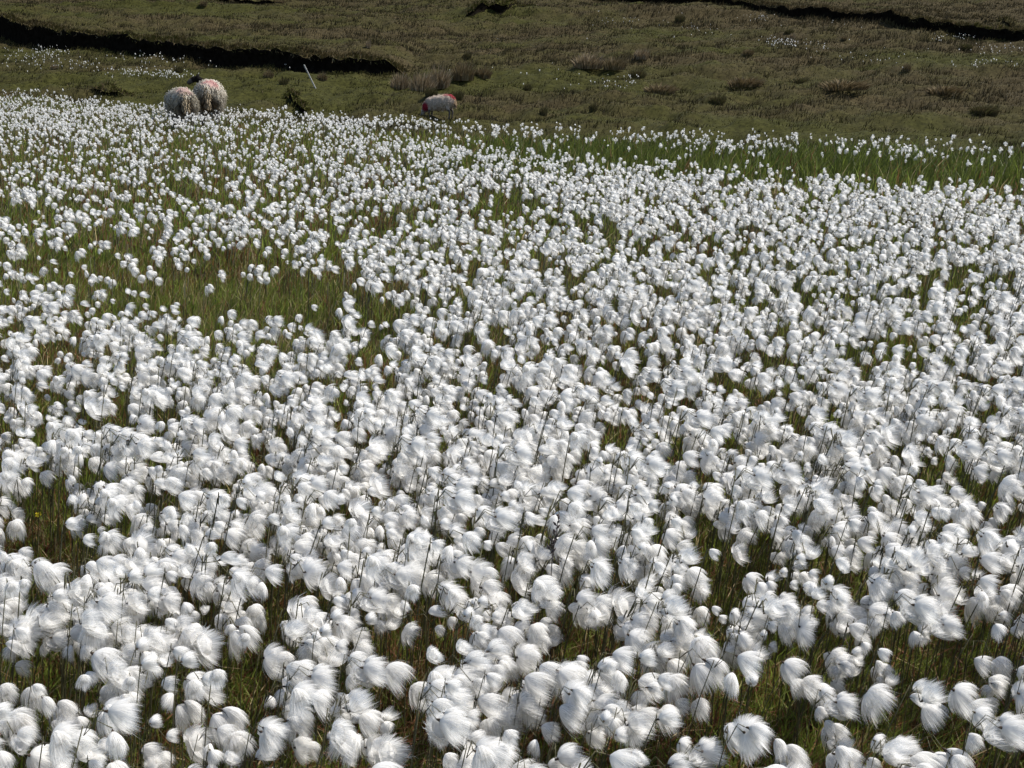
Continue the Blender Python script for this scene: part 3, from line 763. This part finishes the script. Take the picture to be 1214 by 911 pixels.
def sheep(name, loc, rz_, scale, label, cat, pose, woolc, marks, face, legc, seed, lock=.06, horns=False, slim=False):
    root = empty(name, loc, rz_, scale); tag(root, label, cat, 'sheep grazing beyond the flowers')
    # skeleton: forward +X
    v = [(-.36, 0, .55), (-.12, 0, .58), (.14, 0, .57), (.32, 0, .56)]; r = [.15, .19, .19, .15]; e = [(0, 1), (1, 2), (2, 3)]
    def chain(start, pts, rads):
        prev = start
        for p, q in zip(pts, rads):
            v.append(p); r.append(q); e.append((prev, len(v) - 1)); prev = len(v) - 1
        return prev
    if pose == 'graze':
        chain(3, [(.46, -.00, .46), (.56, 0, .30), (.60, 0, .20), (.64, 0, .12), (.68, 0, .06)], [.095, .075, (.062, .075), (.055, .06), .036])
        hp = np.array([.60, 0, .22]); hd = np.array([.5, 0, -.86])
    else:   # raised, looking to its left
        chain(3, [(.44, .06, .70), (.50, .17, .84), (.50, .25, .90), (.48, .34, .85), (.46, .42, .79)], [.095, .075, (.062, .075), (.058, .058), .036])
        hp = np.array([.50, .25, .90]); hd = np.array([0, .9, -.4])
    for sy in (1, -1):
        chain(0, [(-.40, .13 * sy, .48), (-.33, .15 * sy, .40), (-.43, .14 * sy, .26), (-.41, .14 * sy, .08), (-.38, .14 * sy, .0)], [.105, .085, .038, .026, .033])
        chain(3, [(.30, .12 * sy, .44), (.31, .13 * sy, .30), (.33, .13 * sy, .19), (.31, .13 * sy, .06), (.33, .13 * sy, .0)], [.09, .045, .032, .024, .032])
    def col(P):
        d = (P - hp) @ hd; c = np.ones((len(P), 3)) * np.array(face)
        muzzle = (d > .10) & (np.linalg.norm(P - hp, axis=1) < .3); c[muzzle] = np.array(face) * 1.0 + np.array([.05, .045, .04]) * (1 if face[0] < .1 else 0)
        leg = P[:, 2] < .33; nearhead = np.linalg.norm(P - hp, axis=1) < .28; c[leg & ~nearhead] = legc
        return c
    body = obj('body', skin_body('body', v, e, r, col), root)
    # ears
    sid = np.cross(hd, [0, 0, 1.]); sid /= np.linalg.norm(sid); upv = np.cross(sid, hd)
    for sgn in (1, -1):
        b0 = hp - hd * .04 + sid * sgn * .05 + upv * .03
        obj('ear', make_mesh('ear', [tube_parts([b0, b0 + sid * sgn * .06 - upv * .0 - hd * .01, b0 + sid * sgn * .12 - upv * .03], [.016, .028, .006], 6, 0, np.array(face))], [M_SKIN], True), root)
        ey = hp + hd * .045 + sid * sgn * .058 + upv * .025
        obj('eye', make_mesh('eye', [tube_parts([ey - sid * sgn * .008, ey, ey + sid * sgn * .006], [.006, .011, .004], 6, 0, np.array([.01, .008, .006]))], [M_SKIN], True), root)
        if horns:
            a = np.linspace(0, 4.2, 12)
            pts = [hp - hd * .05 + upv * (.05 + .05 * math.sin(t)) + sid * sgn * (.03 + .028 * t) - hd * .055 * (1 - math.cos(t)) for t in a]
            obj('horn', make_mesh('horn', [tube_parts(pts, np.linspace(.02, .005, 12), 7)], [M_HORN], True), root)
    if pose == 'graze':
        sec = [(-.56, 0, .56, .05, .05), (-.54, 0, .56, .16, .17), (-.44, 0, .55, .255, .25), (-.25, 0, .53, .30, .285), (0, 0, .52, .315, .29), (.2, 0, .53, .295, .275), (.34, 0, .52, .235, .24), (.45, 0, .46, .165, .17), (.53, 0, .36, .12, .12), (.56, 0, .30, .08, .08)]
    else:
        sec = [(-.56, 0, .58, .05, .05), (-.54, 0, .58, .16, .18), (-.44, 0, .57, .265, .27), (-.25, 0, .55, .315, .31), (0, 0, .545, .33, .315), (.2, 0, .57, .31, .30), (.34, .01, .62, .25, .25), (.42, .05, .69, .17, .17), (.46, .11, .77, .12, .12), (.48, .14, .81, .08, .08)]
    if slim: sec = [(a, b, c_ + .05 - .10 * max(0, a + .2), d * .82, e_ * .86) for a, b, c_, d, e_ in sec]
    else: sec = [(a, b, c_, d * .88, e_) for a, b, c_, d, e_ in sec]
    fl = obj('fleece', make_mesh('fleece', fleece_geo(seed, sec, woolc, marks, 6500, lock, 1.0), [M_WOOL], True), root)
    obj('tail', make_mesh('tail', fleece_geo(seed + 1, [(-.47, 0, .74, .03, .03), (-.53, 0, .66, .045, .035), (-.565, .01, .55, .055, .04), (-.585, .01, .45, .045, .035), (-.59, 0, .38, .015, .012)], tuple(np.array(woolc) * np.array([.62, .54, .43])), [], 700, lock * .9, 1.0), [M_WOOL], True), root)
    return root
PINK = (.40, .13, .14); RED = (.30, .028, .045)
def heading(deg): return R(90 + deg)      # 0 = away from the viewer, positive = turned to the left
za = float(terrain(*EWE_A)); zb_ = float(terrain(*EWE_B))
DIRT = (.10, .065, .03)
sheep('sheep', (EWE_A[0], EWE_A[1], za), heading(24), .93, 'grey white ewe with its head down, faint pink mark on its rump', 'sheep', 'graze',
      (.46, .425, .355), [(-.42, -.02, .82, .22, PINK, .36), (-.56, .0, .42, .20, DIRT, .8)], (.03, .028, .026), (.10, .09, .08), 3, .06)
sheep('sheep', (EWE_B[0], EWE_B[1], zb_), heading(10), 1.0, 'shaggy ewe with raised black head and bright pink mark on its rump', 'sheep', 'look',
      (.48, .44, .37), [(-.34, -.08, .88, .24, PINK, .65), (.35, 0, .9, .14, PINK, .35), (-.56, .0, .42, .22, DIRT, .9)], (.010, .009, .008), (.06, .055, .05), 8, .07)
pl = hit(521, 141.5, y0=25)
sheep('lamb', tuple(pl), heading(72), pl[1] / F * 38 / 1.12, 'pale lamb grazing sideways on the slope with red marks on neck and rump', 'sheep', 'graze',
      (.50, .41, .33), [(-.50, 0, .78, .20, RED, .95), (-.30, 0, .85, .2, RED, .6), (.47, .12, .42, .20, RED, 1.0), (.50, .0, .50, .12, RED, .8)], (.36, .30, .25), (.10, .085, .075), 15, .035, slim=True)

# ------------------------------------------------------------------ leaning stake
pb = hit_far(373.5, 105); d = pb[1]
top = np.array([(361.5 - 373.5) * d / F, .05, 25.5 * d / F])
M_STAKE = plain('weathered_wood', (.32, .31, .285), .75, nscale=14, lo=.7, hi=1.1)
bm = bmesh.new(); bmesh.ops.create_cube(bm, size=1)
ln = np.linalg.norm(top) + .15
for vv in bm.verts:
    k = .038 if vv.co.z < 0 else .030; vv.co.x *= k; vv.co.y *= k; vv.co.z = (vv.co.z + .5) * ln - .15
bmesh.ops.bevel(bm, geom=bm.edges[:], offset=.004, segments=1)
for vv in bm.verts:
    if vv.co.z > ln - .18: vv.co.z += vv.co.x * .5
sm = bpy.data.meshes.new('stake'); bm.to_mesh(sm); bm.free(); sm.materials.append(M_STAKE)
st = obj('stake', sm, loc=pb); st.rotation_mode = 'QUATERNION'; st.rotation_quaternion = Vector(top.tolist()).to_track_quat('Z', 'Y')
tag(st, 'thin pale wooden stake leaning to the left on the slope below the peat bank', 'stake')

# ------------------------------------------------------------------ sedge spike and yellow flower
M_SEDGE = plain('sedge_spikelets', (.05, .038, .035), .7)
x, y = at_head(655, 640, .36); zt = float(terrain(x, y))
sg = empty('sedge', (x, y, zt)); tag(sg, 'dark flowering sedge spike rising among the white tufts near the centre', 'sedge')
cv = [(0, 0, -.02), (-.002, 0, .12), (-.004, 0, .24), (0, 0, .32), (.012, 0, .40)]
obj('stem', make_mesh('stem', [tube_parts(cv, [.0013, .0012, .0011, .001, .0008], 5)], [M_SEDGE], True), sg)
for k in range(13):
    t = k / 12; b = np.array([.012 * t - .004 * (1 - t), 0, .325 + .075 * t]); a = k * 2.4
    dd = np.array([math.cos(a) * .7, math.sin(a) * .7, .75]) ; l = .016 * (1 - .45 * t)
    obj('spikelet', make_mesh('spikelet', [tube_parts([b, b + dd * l * .5, b + dd * l], [.0008, .0026, .0006], 5)], [M_SEDGE], True), sg)
M_YEL = plain('yellow_petal', (.75, .58, .02), .6); M_YC = plain('flower_centre', (.5, .32, .02), .7)
fx, fy = at_head(46, 618, .10)
yf = empty('yellow_flower', (fx, fy, float(terrain(fx, fy)))); tag(yf, 'tiny yellow five petalled flower in the grass gap at the left edge', 'flower')
obj('stem', make_mesh('stem', [tube_parts([(0, 0, -.01), (.004, 0, .05), (.002, -.004, .112)], .0008, 4)], [M_STEM], True), yf)
for k in range(5):
    a = k * 2 * math.pi / 5; c_, s_ = math.cos(a), math.sin(a); L_ = .0085
    V = np.array([[0, 0, 0], [L_ * .55, .0030, .0012], [L_, .0022, .0022], [L_ * .95, 0, .0018], [L_, -.0022, .0022], [L_ * .55, -.0030, .0012]])
    V = np.stack([V[:, 0] * c_ - V[:, 1] * s_, V[:, 0] * s_ + V[:, 1] * c_, V[:, 2]], 1) @ np.array(Matrix.Rotation(R(35), 3, 'X')).T + np.array([.002, -.004, .113])
    obj('petal', make_mesh('petal', [(V, np.array([[0, 1, 3], [1, 2, 3], [0, 3, 5], [3, 4, 5]]), 0, None)], [M_YEL]), yf)
obj('flower_centre', make_mesh('flower_centre', [tube_parts([(.002, -.004, .1125), (.002, -.0048, .1145), (.002, -.0052, .1155)], [.0012, .0018, .0006], 7)], [M_YC], True), yf)

# ------------------------------------------------------------------ light
SUN_EL, SUN_AZ = R(52), R(72)     # azimuth clockwise from +Y
sv = Vector((math.sin(SUN_AZ) * math.cos(SUN_EL), math.cos(SUN_AZ) * math.cos(SUN_EL), math.sin(SUN_EL)))
sl = bpy.data.lights.new('sun', 'SUN'); sl.energy = 4.6; sl.angle = R(.53); sl.color = (1, .965, .91)
so = bpy.data.objects.new('sun', sl); C.objects.link(so); so.rotation_mode = 'QUATERNION'; so.rotation_quaternion = sv.to_track_quat('Z', 'Y'); so.location = (10, 5, 20)
w = bpy.data.worlds.new('World'); S.world = w; w.use_nodes = True; nt = w.node_tree
bg = nt.nodes['Background']; sky = nt.nodes.new('ShaderNodeTexSky'); sky.sky_type = 'NISHITA'; sky.sun_disc = False
sky.sun_elevation = SUN_EL; sky.sun_rotation = SUN_AZ; sky.altitude = 400
nt.links.new(sky.outputs[0], bg.inputs[0]); bg.inputs[1].default_value = .10
S.view_settings.view_transform = 'Standard'; S.view_settings.look = 'None'; S.view_settings.exposure = .62; S.view_settings.gamma = 1
S.cycles.max_bounces = 10; S.cycles.diffuse_bounces = 6; S.cycles.transmission_bounces = 6; S.cycles.transparent_max_bounces = 32
